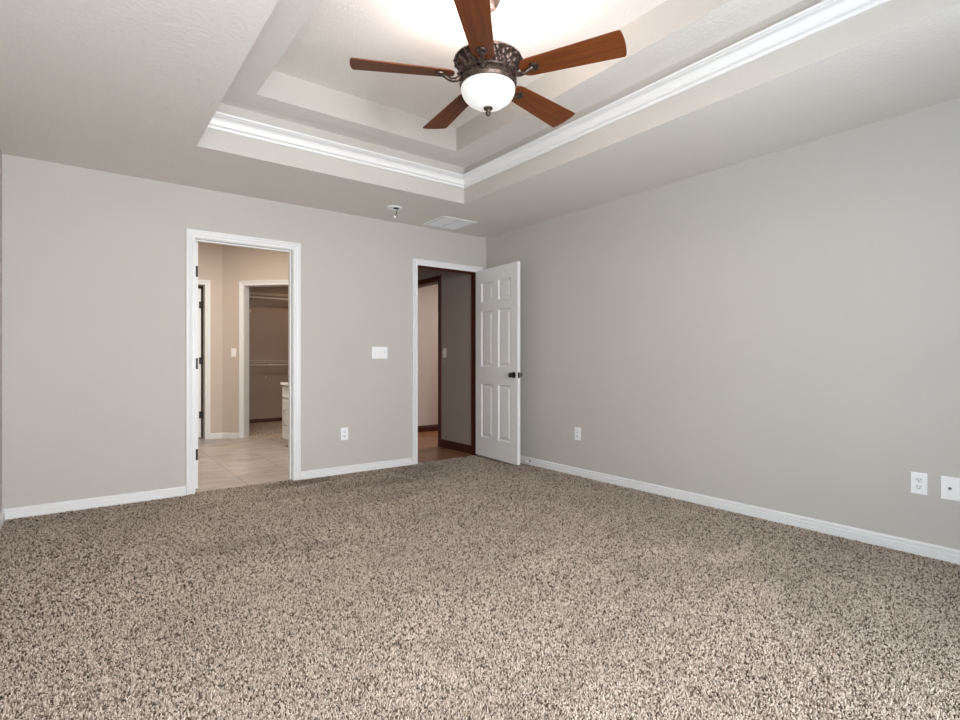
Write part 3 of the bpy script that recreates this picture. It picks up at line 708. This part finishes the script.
t = thing('detector_mount', 'round white detector mount on the soffit with a dangling wire', 'detector mount', (-1.400, -0.455, HC))
bm = bmesh.new(); lathe(bm, [(0.069, 0.0), (0.069, -0.004), (0.064, -0.009), (0.045, -0.010), (0.043, -0.006), (0.026, -0.006)], 40); finish('base_ring', bm, M['plastic'], t, smooth=True)
bm = bmesh.new(); lathe(bm, [(0.026, -0.004), (0.026, -0.0085), (0.010, -0.012)], 20, (0.012, -0.01, 0)); finish('wire_hole', bm, M['slot'], t)
bm = bmesh.new(); tube(bm, [(0.016, -0.012, -0.008), (0.020, -0.012, -0.025), (0.016, -0.010, -0.045), (0.014, -0.008, -0.055), (0.004, -0.006, -0.068), (0.000, -0.004, -0.078)], 0.0032, 8)
finish('dangling_wire', bm, M['black'], t, smooth=True)
bm = bmesh.new(); bevbox(bm, -0.0085, 0.0075, -0.012, 0.004, -0.096, -0.074, 0.002); finish('connector', bm, M['plastic'], t)

# ------------------------------------------------------------------ ceiling fan
FX, FY = -2.035, -2.643
fan = thing('ceiling_fan', 'five blade ceiling fan with cherry blades, bronze housing and lit bowl', 'ceiling fan', (FX, FY, H3))
def fz(z): return z-H3
bm = bmesh.new(); lathe(bm, [(0.072, 0.0), (0.074, -0.012), (0.071, -0.040), (0.060, -0.072), (0.049, -0.092), (0.043, -0.104), (0.028, -0.111), (0.014, -0.111)], 40)
finish('canopy', bm, M['bronze'], fan, smooth=True)
bm = bmesh.new(); tube(bm, [(0, 0, -0.07), (0, 0, fz(2.62))], 0.0125, 16); finish('downrod', bm, M['bronze'], fan, smooth=True)
bm = bmesh.new(); lathe(bm, [(0.013, fz(2.655)), (0.028, fz(2.645)), (0.032, fz(2.62)), (0.050, fz(2.61)), (0.105, fz(2.602)), (0.150, fz(2.588)), (0.168, fz(2.575)), (0.1725, fz(2.566)), (0.170, fz(2.560))], 64, cap=False)
h0 = finish('motor_housing', bm, M['bronze'], fan, smooth=True)
# woven flared band of the housing
bm = bmesh.new(); prof = []
for i in range(25):
    f = i/24; z = 2.562-0.066*f; r = 0.169-0.030*f-0.010*math.sin(PI*f)
    prof.append((r, fz(z)))
def weave(a, z):
    q = (z-fz(2.562))/0.066*PI*1.6
    s1 = math.sin(20*a+q*0.9); return 0.0060*(abs(s1)**0.6*(1 if s1 > 0 else -1)) + 0.0022*math.sin(20*a-q*2.4)
lathe(bm, prof, 288, mod=weave, cap=False)
finish('woven_band', bm, M['bronze'], h0, smooth=True)
bm = bmesh.new(); lathe(bm, [(0.128, fz(2.506)), (0.141, fz(2.500)), (0.146, fz(2.493)), (0.144, fz(2.486)), (0.134, fz(2.480)), (0.136, fz(2.470)), (0.144, fz(2.464)), (0.145, fz(2.452)), (0.141, fz(2.446)), (0.138, fz(2.440)), (0.128, fz(2.438)), (0.0, fz(2.438))], 64, cap=False)
finish('light_fitter', bm, M['bronze'], fan, smooth=True)
# glass bowl
bm = bmesh.new(); prof = [(0.129, fz(2.442)), (0.1345, fz(2.436))]
for i in range(0, 15):
    a = i/14*PI/2
    prof.append((0.1365*math.cos(a)**0.95 if i < 14 else 0.0005, fz(2.428-0.096*math.sin(a))))
lathe(bm, prof, 56, cap=False)
bowl = finish('light_bowl', bm, M['alabaster'], fan, smooth=True)
bm = bmesh.new(); lathe(bm, [(0.006, fz(2.339)), (0.021, fz(2.337)), (0.0240, fz(2.331)), (0.022, fz(2.326)), (0.013, fz(2.321)), (0.011, fz(2.315)), (0.0135, fz(2.309)), (0.012, fz(2.300)), (0.006, fz(2.292)), (0.0003, fz(2.289))], 24)
finish('finial', bm, M['bronze'], fan, smooth=True)
# blades with their irons
def blade_bm():
    bm = bmesh.new(); r0, r1 = 0.172, 0.664
    n = 30; top = []; edge_l = []; edge_r = []
    out = []
    def hw(r):
        f = (r-r0)/(r1-r0); return 0.054+0.026*f
    for i in range(n+1):                                      # rounded root, straight flare, gently rounded tip
        f = i/n; r = r0+(r1-r0)*f; w = hw(r)
        if r < r0+0.05: w *= math.sqrt(max(0.0, 1-((r0+0.05-r)/0.05)**2))*0.62+0.38
        out.append((r, w))
    tip = [(r1+0.014*math.cos(k/8*PI-PI/2)*1.0, -hw(r1)*math.sin(k/8*PI-PI/2)) for k in range(1, 8)]
    loop = [(r, w) for r, w in out] + tip + [(r, -w) for r, w in reversed(out)]
    th = 0.006
    a = [bm.verts.new((x, y, th/2)) for x, y in loop]; b = [bm.verts.new((x, y, -th/2)) for x, y in loop]
    bm.faces.new(a); bm.faces.new(list(reversed(b)))
    for k in range(len(loop)): bm.faces.new((a[k], a[(k+1) % len(loop)], b[(k+1) % len(loop)], b[k]))
    return bm
def iron_bm(pitch):
    bm = bmesh.new()
    pts = [(0.128, 0, -0.006), (0.142, 0, -0.014), (0.158, 0, -0.024), (0.176, 0, -0.029), (0.194, 0, -0.027), (0.210, 0, -0.019), (0.224, 0, -0.010), (0.236, 0, -0.004)]
    tube(bm, pts, [0.011, 0.0135, 0.013, 0.0115, 0.0105, 0.0100, 0.0100, 0.007], 12)
    # scrolled medallion under the blade
    lathe(bm, [(0.0, -0.0085), (0.012, -0.0085), (0.016, -0.011), (0.021, -0.012), (0.026, -0.0095), (0.027, -0.0035)], 24, (0.243, 0, 0))
    bx(bm, 0.225, 0.265, -0.016, 0.016, -0.0045, -0.003)
    # hook on the fitter
    tube(bm, [(0.128, 0.0, 0.012), (0.146, 0.0, 0.012), (0.154, 0, 0.002), (0.150, 0, -0.010)], 0.007, 10)
    return bm
pitch = math.radians(12)
proto = None
for k in range(5):
    a = math.radians(9.5+72*k)
    if k == 0:
        bl = finish('blade', blade_bm(), M['blade'], fan); ir = finish('blade_iron', iron_bm(pitch), M['bronze'], bl, smooth=True); proto = (bl, ir)
    else:
        bl = proto[0].copy(); COL.objects.link(bl); bl.parent = fan
        ir = proto[1].copy(); COL.objects.link(ir); ir.parent = bl
    bl.location = (0, 0, fz(2.488)); bl.rotation_euler = (-pitch, 0, a)
    ir.location = (0, 0, 0)
# the fan's lamps: bowl light and the uplight over the housing
lu = bpy.data.lights.new('fan_uplight', 'AREA'); lu.shape = 'DISK'; lu.size = 0.34; lu.energy = 13; lu.color = (1.0, 0.88, 0.83)
o = bpy.data.objects.new('fan_uplight', lu); COL.objects.link(o); o.parent = fan; o.location = (0, 0, fz(2.625)); o.rotation_euler = (PI, 0, 0)
